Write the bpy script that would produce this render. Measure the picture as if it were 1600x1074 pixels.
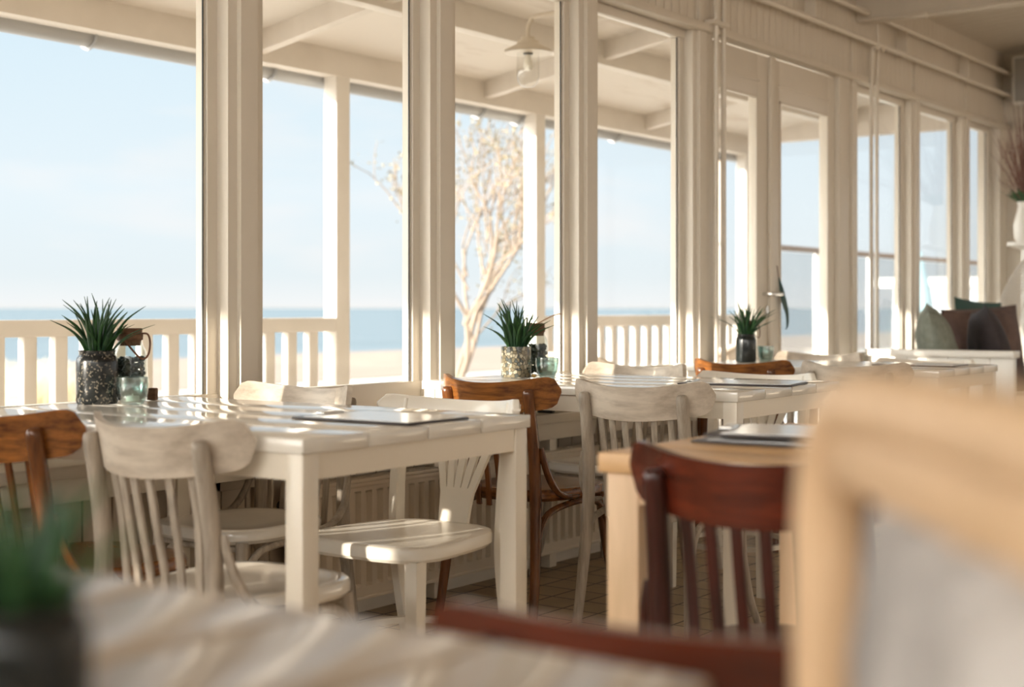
import bpy, bmesh, math, random
from math import sin, cos, pi, radians, sqrt
from mathutils import Vector, Matrix
random.seed(7)
SC = bpy.context.scene
COL = SC.collection
for o in list(bpy.data.objects):
    bpy.data.objects.remove(o)

# ------------------------------------------------------------------ camera
TH = radians(36.2)
cd = bpy.data.cameras.new('camera'); cam = bpy.data.objects.new('camera', cd); COL.objects.link(cam)
cam.location = (0, 0, 1.0)
cam.rotation_euler = (radians(90), 0, TH - radians(90))
cd.sensor_width = 36; cd.lens = 50.0
cd.shift_y = -(537 - 481.5) / 1600
cd.clip_start = .02; cd.clip_end = 9000
cd.dof.use_dof = True; cd.dof.focus_distance = 4.25; cd.dof.aperture_fstop = 2.6
SC.camera = cam

# ------------------------------------------------------------------ light, sky, exposure
SC.view_settings.view_transform = 'Standard'; SC.view_settings.look = 'None'
SC.view_settings.gamma = 1.0; SC.view_settings.use_curve_mapping = False
SC.view_settings.exposure = 0.5
sd = bpy.data.lights.new('sun', 'SUN'); sun = bpy.data.objects.new('sun', sd); COL.objects.link(sun)
sd.energy = 10.0; sd.angle = radians(.6); sd.color = (1.0, .90, .77)
SUNDIR = Vector((-.955, .297, .171)).normalized()          # towards the sun
sun.rotation_euler = SUNDIR.to_track_quat('Z', 'Y').to_euler()
sun.location = (-4, 9, 6)
W = bpy.data.worlds.new('sky'); SC.world = W; W.use_nodes = True
nt = W.node_tree; nt.nodes.clear()
def N(t, typ, **kw):
    n = t.nodes.new(typ)
    for k, v in kw.items(): setattr(n, k, v)
    return n
wo = N(nt, 'ShaderNodeOutputWorld'); bg = N(nt, 'ShaderNodeBackground'); tc = N(nt, 'ShaderNodeTexCoord')
sx = N(nt, 'ShaderNodeSeparateXYZ'); rp = N(nt, 'ShaderNodeValToRGB')
nt.links.new(tc.outputs['Generated'], sx.inputs[0])
mp0 = N(nt, 'ShaderNodeMapRange'); mp0.inputs[1].default_value = -.15; mp0.inputs[2].default_value = 1.0
nt.links.new(sx.outputs[2], mp0.inputs[0]); nt.links.new(mp0.outputs[0], rp.inputs[0])
e = rp.color_ramp.elements
e[0].position = .0; e[0].color = (.80, .72, .62, 1)
e[1].position = 1.0; e[1].color = (.40, .58, .78, 1)
for p, c in ((.129, (.82, .80, .76, 1)), (.131, (.83, .84, .85, 1)), (.150, (.735, .80, .835, 1)), (.20, (.735, .825, .885, 1)),
             (.28, (.66, .79, .88, 1)), (.42, (.52, .70, .85, 1))):
    q = e.new(p); q.color = c
mapn = N(nt, 'ShaderNodeMapping'); mapn.inputs['Scale'].default_value = (2.2, 2.2, 7.5)
nz = N(nt, 'ShaderNodeTexNoise'); nz.inputs['Scale'].default_value = 2.1; nz.inputs['Detail'].default_value = 5
cr = N(nt, 'ShaderNodeValToRGB'); cr.color_ramp.elements[0].position = .54; cr.color_ramp.elements[1].position = .76
mx = N(nt, 'ShaderNodeMixRGB'); mx.inputs[2].default_value = (.90, .86, .85, 1)
ml = N(nt, 'ShaderNodeMath', operation='MULTIPLY'); ml.inputs[1].default_value = .75
nt.links.new(tc.outputs['Generated'], mapn.inputs[0]); nt.links.new(mapn.outputs[0], nz.inputs['Vector'])
nt.links.new(nz.outputs[0], cr.inputs[0]); nt.links.new(cr.outputs[0], ml.inputs[0]); nt.links.new(ml.outputs[0], mx.inputs[0])
nt.links.new(rp.outputs[0], mx.inputs[1]); # inland half of the sky: warm, dimmer tone added as fill for the room
cl = N(nt, 'ShaderNodeMapRange'); cl.inputs[1].default_value = -.15; cl.inputs[2].default_value = -.75; cl.inputs[3].default_value = .82; cl.inputs[4].default_value = .6
nt.links.new(sx.outputs[1], cl.inputs[0])
hz = N(nt, 'ShaderNodeMapRange'); hz.inputs[1].default_value = -.15; hz.inputs[2].default_value = -.6
nt.links.new(sx.outputs[1], hz.inputs[0])
mh_ = N(nt, 'ShaderNodeMixRGB'); mh_.inputs[2].default_value = (.88, .83, .75, 1)
nt.links.new(hz.outputs[0], mh_.inputs[0]); nt.links.new(mx.outputs[0], mh_.inputs[1])
gd = N(nt, 'ShaderNodeVectorMath', operation='DOT_PRODUCT'); gd.inputs[1].default_value = SUNDIR
gm = N(nt, 'ShaderNodeMapRange'); gm.inputs[1].default_value = .15; gm.inputs[2].default_value = 1.0; gm.inputs[3].default_value = .0; gm.inputs[4].default_value = 9.0
gp = N(nt, 'ShaderNodeMath', operation='ADD')        # glow of haze round the sun
nt.links.new(tc.outputs['Generated'], gd.inputs[0]); nt.links.new(gd.outputs['Value'], gm.inputs[0])
nt.links.new(gm.outputs[0], gp.inputs[0]); nt.links.new(cl.outputs[0], gp.inputs[1])
nt.links.new(gp.outputs[0], bg.inputs[1]); gt = N(nt, 'ShaderNodeMapRange'); gt.inputs[1].default_value = .1; gt.inputs[2].default_value = .7
mg = N(nt, 'ShaderNodeMixRGB'); mg.inputs[2].default_value = (.86, .84, .79, 1)
nt.links.new(gd.outputs['Value'], gt.inputs[0]); nt.links.new(gt.outputs[0], mg.inputs[0]); nt.links.new(mh_.outputs[0], mg.inputs[1])
nt.links.new(mg.outputs[0], bg.inputs[0]); nt.links.new(bg.outputs[0], wo.inputs[0])
bg.inputs[1].default_value = 1.0

# ------------------------------------------------------------------ materials
def mat(name, base, rough=.5, var=None, scale=(8, 8, 8), detail=4, bump=0., spec=.5, metal=0., contrast=(.35, .7), nscale=1., coat=0.):
    m = bpy.data.materials.new(name); m.use_nodes = True
    t = m.node_tree; b = t.nodes['Principled BSDF']
    b.inputs['Base Color'].default_value = (*base, 1); b.inputs['Roughness'].default_value = rough
    b.inputs['Specular IOR Level'].default_value = spec; b.inputs['Metallic'].default_value = metal
    b.inputs['Coat Weight'].default_value = coat; b.inputs['Coat Roughness'].default_value = .12
    if var or bump:
        c = N(t, 'ShaderNodeTexCoord'); mp = N(t, 'ShaderNodeMapping'); mp.inputs['Scale'].default_value = scale
        n = N(t, 'ShaderNodeTexNoise'); n.inputs['Scale'].default_value = nscale; n.inputs['Detail'].default_value = detail; n.inputs['Roughness'].default_value = .62
        t.links.new(c.outputs['Object'], mp.inputs[0]); t.links.new(mp.outputs[0], n.inputs['Vector'])
        if var:
            r = N(t, 'ShaderNodeValToRGB'); r.color_ramp.elements[0].color = (*var, 1); r.color_ramp.elements[1].color = (*base, 1)
            r.color_ramp.elements[0].position, r.color_ramp.elements[1].position = contrast
            t.links.new(n.outputs[0], r.inputs[0]); t.links.new(r.outputs[0], b.inputs['Base Color'])
        if bump:
            bp = N(t, 'ShaderNodeBump'); bp.inputs['Strength'].default_value = bump; bp.inputs['Distance'].default_value = .01
            t.links.new(n.outputs[0], bp.inputs['Height']); t.links.new(bp.outputs[0], b.inputs['Normal'])
    return m
def glassmat(name, tint=(1, 1, 1), refl=1.0, ior=1.45, base=.0, rough=.0):
    m = bpy.data.materials.new(name); m.use_nodes = True
    t = m.node_tree; t.nodes.clear()
    o = N(t, 'ShaderNodeOutputMaterial'); mix = N(t, 'ShaderNodeMixShader'); tr = N(t, 'ShaderNodeBsdfTransparent'); gl = N(t, 'ShaderNodeBsdfGlossy')
    fr = N(t, 'ShaderNodeMath', operation='POWER'); fr.inputs[1].default_value = 5.0; lw = N(t, 'ShaderNodeLayerWeight')
    t.links.new(lw.outputs['Facing'], fr.inputs[0]); base = base + .010
    mu = N(t, 'ShaderNodeMath', operation='MULTIPLY_ADD'); mu.inputs[1].default_value = refl; mu.inputs[2].default_value = base
    tr.inputs[0].default_value = (*tint, 1); gl.inputs[1].default_value = rough
    t.links.new(fr.outputs[0], mu.inputs[0]); t.links.new(mu.outputs[0], mix.inputs[0])
    t.links.new(tr.outputs[0], mix.inputs[1]); t.links.new(gl.outputs[0], mix.inputs[2]); t.links.new(mix.outputs[0], o.inputs[0])
    return m
CREAM = mat('cream_paint', (.80, .73, .63), .38, var=(.77, .70, .60), scale=(3, 3, 3), spec=.4)
CREAMW = mat('cream_wall', (.75, .68, .58), .55, var=(.71, .64, .54), scale=(6, 6, 1))
WHITE = mat('white_satin_paint', (.86, .83, .77), .3, spec=.5)
CHAIRW = mat('white_chair_paint', (.85, .79, .69), .25, var=(.82, .76, .66), scale=(5, 5, 5))
TABLEW = mat('table_gloss_paint', (.83, .78, .70), .12, var=(.80, .75, .67), scale=(2, 14, 14), bump=.02, spec=.6)
TABLEF = mat('table_frame_paint', (.80, .72, .60), .3)
VER = mat('veranda_paint', (.68, .62, .55), .6, var=(.62, .56, .49), scale=(3, 9, 3), contrast=(.25, .55))
VERC = mat('veranda_ceiling_board', (.71, .65, .58), .7, var=(.50, .41, .33), scale=(1.2, 5, 3), contrast=(.22, .45), detail=8)
OUTW = mat('outdoor_white_paint', (.74, .69, .63), .55, var=(.68, .63, .56), scale=(4, 4, 4), contrast=(.2, .5))
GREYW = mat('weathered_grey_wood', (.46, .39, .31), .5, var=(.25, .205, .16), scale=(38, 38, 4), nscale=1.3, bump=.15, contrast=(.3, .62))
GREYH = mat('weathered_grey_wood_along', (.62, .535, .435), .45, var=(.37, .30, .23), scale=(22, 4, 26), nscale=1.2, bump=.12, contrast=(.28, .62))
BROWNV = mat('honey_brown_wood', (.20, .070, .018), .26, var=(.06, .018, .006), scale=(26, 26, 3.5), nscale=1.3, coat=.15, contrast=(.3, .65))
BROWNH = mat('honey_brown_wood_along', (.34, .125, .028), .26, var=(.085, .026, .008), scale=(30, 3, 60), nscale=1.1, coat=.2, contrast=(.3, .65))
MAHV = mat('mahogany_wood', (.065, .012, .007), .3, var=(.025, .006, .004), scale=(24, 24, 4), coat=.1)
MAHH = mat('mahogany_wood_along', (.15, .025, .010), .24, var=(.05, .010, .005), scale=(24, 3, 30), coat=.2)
OAK = mat('light_oak', (.72, .45, .22), .42, var=(.56, .33, .15), scale=(14, 3, 14), nscale=1.4, contrast=(.3, .65))
OAKV = mat('light_oak_upright', (.76, .525, .32), .42, var=(.62, .42, .24), scale=(16, 16, 2.5), nscale=1.2, contrast=(.3, .65))
OAKG = mat('varnished_oak', (.55, .44, .32), .32, var=(.30, .2, .11), scale=(3, 14, 14), coat=.25, contrast=(.3, .65))
RADW = mat('shade_toned_enamel', (.66, .57, .45), .35)  # enamel darkened: the shade under the ledge is put into the colour
WAINS = mat('shade_toned_wainscot', (.58, .49, .38), .5, var=(.54, .45, .34), scale=(6, 6, 1))  # wall paint toned down, shade below the windows is in the colour
DARK = mat('dark_rubber', (.02, .02, .02), .5)
BLACKP = mat('black_plastic', (.025, .024, .022), .35)
STEEL = mat('brushed_steel', (.72, .71, .68), .25, metal=1.)
ZINC = mat('zinc_gutter', (.36, .36, .36), .5, metal=.3)
LEAF = mat('haworthia_leaf', (.045, .125, .03), .45, var=(.010, .038, .018), scale=(26, 26, 9), spec=.3)
LEAFD = mat('dark_strap_leaf', (.01, .06, .05), .4)
MOSS = mat('grey_green_moss', (.10, .12, .08), .8, var=(.02, .03, .025), scale=(40, 40, 40))
STONE = mat('dark_green_pebble', (.035, .06, .05), .35, var=(.01, .016, .014), scale=(30, 30, 30))
SOIL = mat('dark_soil', (.012, .010, .008), .9)
CORK = mat('cork_wood', (.22, .11, .055), .7, var=(.10, .045, .02), scale=(40, 40, 90))
LEATHER = mat('brown_leather_cord', (.17, .07, .035), .5)
SPOON = mat('pale_wood_spoon', (.42, .24, .12), .5)
WAX = mat('candle_wax', (.85, .80, .70), .5)
PAPER = mat('menu_paper', (.86, .85, .84), .18, var=(.62, .64, .66), scale=(26, 12, 1), contrast=(.30, .42), detail=2)
MENUB = mat('menu_board', (.035, .025, .025), .35)
GOLD = mat('golden_pebble', (.55, .35, .10), .3)
BLUEP = mat('blue_pebble', (.08, .16, .26), .3)
BEIGEB = mat('beige_plastic', (.60, .52, .41), .4)
CUSHG = mat('grey_green_linen', (.30, .32, .27), .9, var=(.22, .24, .2), scale=(30, 30, 30), bump=.2)
CUSHD = mat('charcoal_brown_velvet', (.055, .042, .045), .8, var=(.03, .024, .026), scale=(9, 9, 9))
CUSHB = mat('brown_velvet', (.17, .105, .085), .75, var=(.08, .05, .045), scale=(7, 7, 7))
CUSHN = mat('green_velvet', (.045, .10, .085), .8)
WICK = mat('white_wicker', (.74, .70, .64), .6)
WICKO = mat('natural_wicker', (.52, .44, .36), .7)
TWIG = mat('dried_twig', (.25, .13, .10), .8)
BARK = mat('olive_bark', (.26, .20, .15), .9, var=(.18, .14, .11), scale=(20, 20, 6))
OLIVE = mat('olive_leaf', (.24, .20, .12), .7, var=(.14, .12, .07), scale=(3, 3, 3))
STRAW = mat('dune_grass', (.68, .54, .34), .8)
SEAM = mat('sea_water', (.165, .205, .235), .6, var=(.145, .185, .21), scale=(.02, .2, 1), spec=.05)
SANDM = mat('beach_sand', (.29, .23, .185), .95, var=(.25, .195, .155), scale=(.25, .9, 1))
PATHM = mat('pale_concrete', (.60, .57, .53), .9, var=(.52, .49, .45), scale=(.5, .5, 1))
DECKM = mat('deck_board', (.52, .46, .39), .7, var=(.44, .38, .31), scale=(1, 14, 4))
SPEAKM = mat('grey_speaker', (.36, .34, .31), .6)
FLEECE = mat('grey_fleece', (.55, .51, .475), .95, var=(.25, .23, .215), scale=(7, 7, 4), nscale=1.4, detail=5, bump=.9, contrast=(.32, .6))
ZRAIL = mat('brown_top_rail', (.28, .20, .15), .6)
HAZEG = mat('frosted_screen', (.80, .82, .84), .5)
BLUEC = mat('pale_blue_canvas', (.42, .66, .74), .8)
PAVIL = mat('pale_cladding', (.72, .74, .76), .8, var=(.60, .63, .66), scale=(.6, .6, 3))
POTM = mat('black_glazed_glass', (.010, .014, .014), .22, coat=.15)
PANE = glassmat('window_glass', (.985, .99, .985), refl=.9)
JARG = glassmat('jar_glass', (.94, .96, .95), refl=1.3, base=.03)
TEAL = glassmat('teal_glass', (.74, .86, .845), refl=1.2, base=.26, rough=.16)
SCREENG = glassmat('hazy_screen_glass', (.88, .91, .93), refl=1., base=.10, rough=.3)
LAMPG = glassmat('lamp_glass', (.96, .96, .95), refl=1.6, base=.05)

def floor_mat():
    m = mat('sandy_floor_tile', (.33, .25, .16), .45); t = m.node_tree; b = t.nodes['Principled BSDF']
    c = N(t, 'ShaderNodeTexCoord'); br = N(t, 'ShaderNodeTexBrick'); br.inputs['Scale'].default_value = 1.0
    br.inputs['Color1'].default_value = (.70, .53, .33, 1); br.inputs['Color2'].default_value = (.60, .45, .28, 1); br.inputs['Mortar'].default_value = (.08, .06, .04, 1)
    br.inputs['Mortar Size'].default_value = .004; br.inputs['Brick Width'].default_value = .14; br.inputs['Row Height'].default_value = .14; br.offset = .0
    n = N(t, 'ShaderNodeTexNoise'); n.inputs['Scale'].default_value = 9; n.inputs['Detail'].default_value = 6
    mm = N(t, 'ShaderNodeMixRGB', blend_type='MULTIPLY'); mm.inputs[0].default_value = .5
    t.links.new(c.outputs['Object'], br.inputs['Vector']); t.links.new(c.outputs['Object'], n.inputs['Vector'])
    t.links.new(br.outputs[0], mm.inputs[1]); t.links.new(n.outputs[0], mm.inputs[2]); t.links.new(mm.outputs[0], b.inputs['Base Color'])
    return m
FLOORM = floor_mat()
def mosaic_mat(name, c1, c2, c3, scale=60, dark=(.01, .012, .012)):
    m = mat(name, c1, .14, coat=.6); t = m.node_tree; b = t.nodes['Principled BSDF']
    c = N(t, 'ShaderNodeTexCoord'); v = N(t, 'ShaderNodeTexVoronoi'); v.inputs['Scale'].default_value = scale
    v2 = N(t, 'ShaderNodeTexVoronoi', feature='DISTANCE_TO_EDGE'); v2.inputs['Scale'].default_value = scale
    r = N(t, 'ShaderNodeValToRGB'); r.color_ramp.interpolation = 'CONSTANT'
    r.color_ramp.elements[0].color = (*c1, 1); r.color_ramp.elements[1].position = .4; r.color_ramp.elements[1].color = (*c2, 1)
    q = r.color_ramp.elements.new(.7); q.color = (*c3, 1)
    r2 = N(t, 'ShaderNodeValToRGB'); r2.color_ramp.elements[0].position = .03; r2.color_ramp.elements[1].position = .07
    mm = N(t, 'ShaderNodeMixRGB'); mm.inputs[1].default_value = (*dark, 1)
    sp = N(t, 'ShaderNodeSeparateXYZ')
    t.links.new(c.outputs['Object'], v.inputs['Vector']); t.links.new(c.outputs['Object'], v2.inputs['Vector'])
    t.links.new(v.outputs['Color'], sp.inputs[0]); t.links.new(sp.outputs[0], r.inputs[0])
    t.links.new(v2.outputs[0], r2.inputs[0]); t.links.new(r2.outputs[0], mm.inputs[0]); t.links.new(r.outputs[0], mm.inputs[2])
    t.links.new(mm.outputs[0], b.inputs['Base Color'])
    return m
MOSAIC = mosaic_mat('honeycomb_mosaic_glass', (.20, .17, .11), (.42, .38, .28), (.09, .10, .09), 75)
FLECK = mosaic_mat('dark_flecked_glass', (.010, .012, .012), (.007, .009, .010), (.15, .13, .10), 230)
for q in FLECK.node_tree.nodes:
    if q.type == 'VALTORGB' and len(q.color_ramp.elements) == 3: q.color_ramp.elements[2].position = .80
FLECK.node_tree.nodes['Principled BSDF'].inputs['Coat Weight'].default_value = .12; FLECK.node_tree.nodes['Principled BSDF'].inputs['Roughness'].default_value = .25

# ------------------------------------------------------------------ mesh helpers
def link(o):
    COL.objects.link(o); return o
class MB:
    def __init__(s): s.bm = bmesh.new()
    def box(s, c, d, bev=0., rz=0., rot=None, seg=2):
        M = Matrix.Translation(c) @ (rot.to_4x4() if rot is not None else Matrix.Rotation(rz, 4, 'Z')) @ Matrix.Diagonal((d[0], d[1], d[2], 1))
        r = bmesh.ops.create_cube(s.bm, size=1, matrix=M)
        if bev > 0:
            ed = list({e for v in r['verts'] for e in v.link_edges})
            bmesh.ops.bevel(s.bm, geom=ed, offset=min(bev, min(d) * .45), segments=seg, affect='EDGES', profile=.5)
        return s
    def span(s, a, b, bev=0.):
        return s.box([(a[i] + b[i]) / 2 for i in range(3)], [abs(b[i] - a[i]) for i in range(3)], bev)
    def rings(s, rings, cap0=True, cap1=True, closed=True, loop=False):
        vs = [[s.bm.verts.new(p) for p in r] for r in rings]
        n = len(vs[0])
        pairs = list(zip(vs, vs[1:])) + ([(vs[-1], vs[0])] if loop else [])
        for a, b in pairs:
            for i in range(n if closed else n - 1):
                j = (i + 1) % n
                try: s.bm.faces.new((a[i], a[j], b[j], b[i]))
                except ValueError: pass
        if not loop:
            if cap0: s.bm.faces.new(vs[0][::-1])
            if cap1: s.bm.faces.new(vs[-1])
        return s
    def prism(s, prof, z0, z1):
        return s.rings([[(x, y, z0) for x, y in prof], [(x, y, z1) for x, y in prof]])
    def tube(s, pts, rad, seg=10, sub=4, flat=(1, 1), up=None):
        P = spline(pts, sub); n = len(P)
        rr = [rad] * n if not hasattr(rad, '__len__') else lerp_list(rad, n)
        R = []; nrm = None
        for i, p in enumerate(P):
            t = (P[min(i + 1, n - 1)] - P[max(i - 1, 0)]).normalized()
            if nrm is None:
                nrm = Vector(up) if up else (Vector((0, 0, 1)) if abs(t.z) < .9 else Vector((1, 0, 0)))
            nrm = (nrm - t * nrm.dot(t)).normalized(); b = t.cross(nrm)
            R.append([p + (nrm * cos(a) * flat[0] + b * sin(a) * flat[1]) * rr[i] for a in [2 * pi * k / seg for k in range(seg)]])
        return s.rings(R)
    def strip(s, pts, w, t, side, sub=4):
        """flat bar swept along pts: width w along `side`, thickness t across"""
        P = spline(pts, sub); n = len(P); S = Vector(side).normalized()
        ww = [w] * n if not hasattr(w, '__len__') else lerp_list(w, n)
        R = []
        for i, p in enumerate(P):
            tg = (P[min(i + 1, n - 1)] - P[max(i - 1, 0)]).normalized()
            sd_ = (S - tg * S.dot(tg)).normalized(); nn = tg.cross(sd_)
            a, b = sd_ * ww[i] / 2, nn * t / 2; c = .82
            R.append([p + a + b * c, p + a * c + b, p - a * c + b, p - a + b * c, p - a - b * c, p - a * c - b, p + a * c - b, p + a - b * c])
        return s.rings(R)
    def lathe(s, prof, c=(0, 0, 0), seg=28, cap0=True, cap1=True):
        c = Vector(c)
        return s.rings([[c + Vector((r * cos(2 * pi * k / seg), r * sin(2 * pi * k / seg), z)) for k in range(seg)] for r, z in prof], cap0, cap1)
    def ball(s, c, r, sc=(1, 1, 1), sub=2):
        M = Matrix.Translation(c) @ Matrix.Rotation(random.random() * 6, 4, 'Z') @ Matrix.Diagonal((sc[0], sc[1], sc[2], 1))
        bmesh.ops.create_icosphere(s.bm, subdivisions=sub, radius=r, matrix=M); return s
    def obj(s, name, m, parent=None, ang=35, loc=None, rz=0.):
        me = bpy.data.meshes.new(name)
        bmesh.ops.recalc_face_normals(s.bm, faces=s.bm.faces[:])
        s.bm.to_mesh(me); s.bm.free()
        for p in me.polygons: p.use_smooth = True
        me.set_sharp_from_angle(angle=radians(ang))
        me.materials.append(m)
        o = link(bpy.data.objects.new(name, me))
        if parent is not None: o.parent = parent
        if loc is not None: o.location = loc
        if rz: o.rotation_euler.z = rz
        return o
def lerp_list(L, n):
    out = []
    for i in range(n):
        f = i / (n - 1) * (len(L) - 1); k = min(int(f), len(L) - 2); out.append(L[k] + (L[k + 1] - L[k]) * (f - k))
    return out
def spline(pts, sub):
    P = [Vector(p) for p in pts]
    if len(P) < 3 or sub <= 1: return P
    out = []
    for i in range(len(P) - 1):
        p0, p1, p2, p3 = P[max(i - 1, 0)], P[i], P[i + 1], P[min(i + 2, len(P) - 1)]
        for k in range(sub):
            t = k / sub
            out.append(.5 * ((2 * p1) + (p2 - p0) * t + (2 * p0 - 5 * p1 + 4 * p2 - p3) * t * t + (3 * p1 - p0 - 3 * p2 + p3) * t ** 3))
    out.append(P[-1]); return out
def thing(name, label, cat, loc=(0, 0, 0), rz=0., group=None):
    o = link(bpy.data.objects.new(name, None)); o.location = loc; o.rotation_euler = (0, 0, rz); o.empty_display_size = .1
    return tag(o, label, cat, group)
def tag(o, label, cat, group=None):
    o['label'] = label; o['category'] = cat
    if group: o['group'] = group
    return o
def struct(o):
    o['kind'] = 'structure'; return o
def dup(r0, loc, rz, label, group=None):
    def cp(o, par):
        c = o.copy(); COL.objects.link(c)
        if par is not None: c.parent = par
        for ch in kids.get(o, []): cp(ch, c)
        return c
    kids = {}
    for o in list(bpy.data.objects):
        if o.parent is not None: kids.setdefault(o.parent, []).append(o)
    c = cp(r0, None); c.location = loc; c.rotation_euler = (0, 0, rz); c['label'] = label
    if group: c['group'] = group
    return c
def superell(hx, hy0, hy1, n=3., k=40, cx=0.):
    """rounded trapezoid outline: half width hy0 at the back (-x), hy1 at the front (+x)"""
    out = []
    for i in range(k):
        a = 2 * pi * i / k; c, s_ = cos(a), sin(a)
        x = hx * math.copysign(abs(c) ** (2 / n), c); f = (x / hx + 1) / 2
        out.append((cx + x, (hy0 + (hy1 - hy0) * f) * math.copysign(abs(s_) ** (2 / n), s_)))
    return out
def slab(mb, outl, z0, z1, bev, dish=0.):
    def ins(f): return [(x * f, y * f) for x, y in outl]
    h = max(abs(x) for x, y in outl); f = 1 - bev / h
    R = [[(x, y, z0) for x, y in ins(f)], [(x, y, z0 + bev) for x, y in outl], [(x, y, z1 - bev) for x, y in outl],
         [(x, y, z1 - bev * .25) for x, y in ins(1 - bev * .35 / h)], [(x, y, z1) for x, y in ins(f)]]
    if dish:
        R += [[(x, y, z1 - dish * .1) for x, y in ins(f * .90)], [(x, y, z1 - dish * .7) for x, y in ins(f * .72)], [(x, y, z1 - dish) for x, y in ins(f * .4)]]
    mb.rings(R)

# ------------------------------------------------------------------ setting: the room
YP = 3.15          # room face of the window posts
YG = 3.226         # glass
XR = 10.3          # far end wall
fl = struct(MB().span((-3, -4.5, -.06), (XR, 3.30, 0)).obj('floor', FLOORM))
cm = MB()          # sloped boarded ceiling, boards run across the room
cz = lambda y: 2.82 + .08 * (3.15 - y)
x = -3.0
while x < XR - .01:
    cm.rings([[(x + .004, -4.5, cz(-4.5)), (x + .11, -4.5, cz(-4.5)), (x + .11, 3.3, cz(3.3)), (x + .004, 3.3, cz(3.3))],
              [(x + .004, -4.5, cz(-4.5) + .02), (x + .11, -4.5, cz(-4.5) + .02), (x + .11, 3.3, cz(3.3) + .02), (x + .004, 3.3, cz(3.3) + .02)]])
    x += .114
cm.rings([[(-3, -4.5, cz(-4.5) + .012), (XR, -4.5, cz(-4.5) + .012), (XR, 3.3, cz(3.3) + .012), (-3, 3.3, cz(3.3) + .012)],
          [(-3, -4.5, cz(-4.5) + .08), (XR, -4.5, cz(-4.5) + .08), (XR, 3.3, cz(3.3) + .08), (-3, 3.3, cz(3.3) + .08)]])
struct(cm.obj('ceiling', CREAMW))
# window wall: boarded lower part, boarded part above the windows, side posts
wm = MB()
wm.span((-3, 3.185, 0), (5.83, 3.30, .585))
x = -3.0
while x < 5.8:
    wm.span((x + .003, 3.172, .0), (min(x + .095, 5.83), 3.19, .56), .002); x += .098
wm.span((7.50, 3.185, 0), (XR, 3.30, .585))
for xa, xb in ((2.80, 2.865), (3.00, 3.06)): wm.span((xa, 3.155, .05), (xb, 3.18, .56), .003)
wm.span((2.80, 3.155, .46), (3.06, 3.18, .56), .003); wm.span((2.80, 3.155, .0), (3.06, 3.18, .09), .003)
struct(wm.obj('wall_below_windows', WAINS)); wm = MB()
wm.span((-3, 3.185, 2.30), (XR, 3.30, 2.92))
x = -3.0
while x < XR:
    wm.span((x + .002, 3.17, 2.30), (x + .068, 3.19, 2.88), .002); x += .07
for xx in (3.913, 4.853, 5.793, 7.553, 8.53, 9.46): wm.span((xx - .028, 3.155, 2.30), (xx + .028, 3.175, 2.55), .003)
wm.span((-3, 3.13, 2.272), (XR, 3.20, 2.31), .006)
struct(wm.obj('wall_window_side', CREAMW))
struct(MB().span((XR, -4.5, 2.30), (XR + .12, 3.3, 3.5)).span((XR, -4.5, 0), (XR + .12, 3.3, .72)).span((XR - .02, 3.02, 0), (XR + .12, 3.3, 2.5))
       .span((XR - .02, -4.5, 2.26), (XR + .1, 3.3, 2.34), .008).obj('wall_far_end', CREAMW))
struct(MB().span((-3.1, -4.5, 0), (-3, 3.3, 1.95)).span((-3.1, -4.5, 2.95), (-3, 3.3, 3.6)).span((-3.1, -.7, 0), (-3, -.5, 3.6)).obj('wall_behind_left', CREAMW))  # unseen wall; high unglazed opening added to let in sky glow
struct(MB().span((-3, -4.6, 0), (XR, -4.5, .9)).span((-3, -4.6, 2.3), (XR, -4.5, 3.6)).obj('wall_behind', CREAMW))  # unseen wall; long opening sized to admit fill light from behind
struct(MB().span((-3, 3.157, 0), (5.83, 3.172, .055), .004).obj('baseboard_window_side', CREAM))
struct(MB().span((-3, 3.055, .562), (5.83, 3.30, .598), .008).span((-3, 3.07, .50), (5.83, 3.18, .562), .004).obj('trim_1', CREAM))   # window ledge
struct(MB().span((7.50, 3.055, .562), (XR - .02, 3.30, .598), .008).span((7.50, 3.10, .50), (XR - .02, 3.18, .562), .004).obj('trim_2', CREAM))
# posts between the bays (stepped timber section), each a trim of its own
PX = [-.787, .153, 1.093, 2.033, 2.973, 3.913, 4.853, 5.793, 7.553, 8.53, 9.46]
def post_prof(x):
    h = [(.034, YP), (.034, YP + .017), (.070, YP + .017), (.070, YP + .064), (.102, YP + .064), (.102, YP + .10)]
    return [(x + a, y) for a, y in h] + [(x - a, y) for a, y in h[::-1]]
for i, x in enumerate(PX):
    struct(MB().prism(post_prof(x), .585 if x < 5.7 else 0, 2.30).obj('trim_%d' % (i + 3), CREAM))
struct(MB().prism([(10.13, YP), (10.3, YP), (10.3, 3.28), (10.05, 3.28), (10.05, YP + .06), (10.13, YP + .06)], 0, 2.30).obj('trim_14', CREAM))
# windows: sash frame with glazing bead, pane as child
def window(n, xa, xb, z0=.60, z1=2.272, zg0=.745, zg1=2.235):
    m = MB()
    a, b = xa + .10, xb - .10
    for s, xx in ((1, a), (-1, b)):
        m.prism([(xx, YP + .063), (xx + s * .009, YP + .063), (xx + s * .009, YP + .075), (xx + s * .016, YP + .075), (xx + s * .016, YP + .10), (xx + s * .016, YP + .105), (xx, YP + .105)][::s], z0, z1)
    m.span((xa + .06, YP + .058, zg1), (xb - .06, YP + .105, z1 + .02), .004).span((xa + .06, YP + .058, z0 - .01), (xb - .06, YP + .105, zg0), .006)
    f = struct(m.obj('window_%d' % n, CREAM))
    MB().span((a + .012, YG, zg0 - .01), (b - .012, YG + .006, zg1 + .01)).obj('pane', PANE, f)
    MB().span((a + .0165, YG - .004, zg0), (a + .0195, YG, zg1)).span((b - .0195, YG - .004, zg0), (b - .0165, YG, zg1)).obj('gasket', DARK, f)
k = 1
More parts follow.
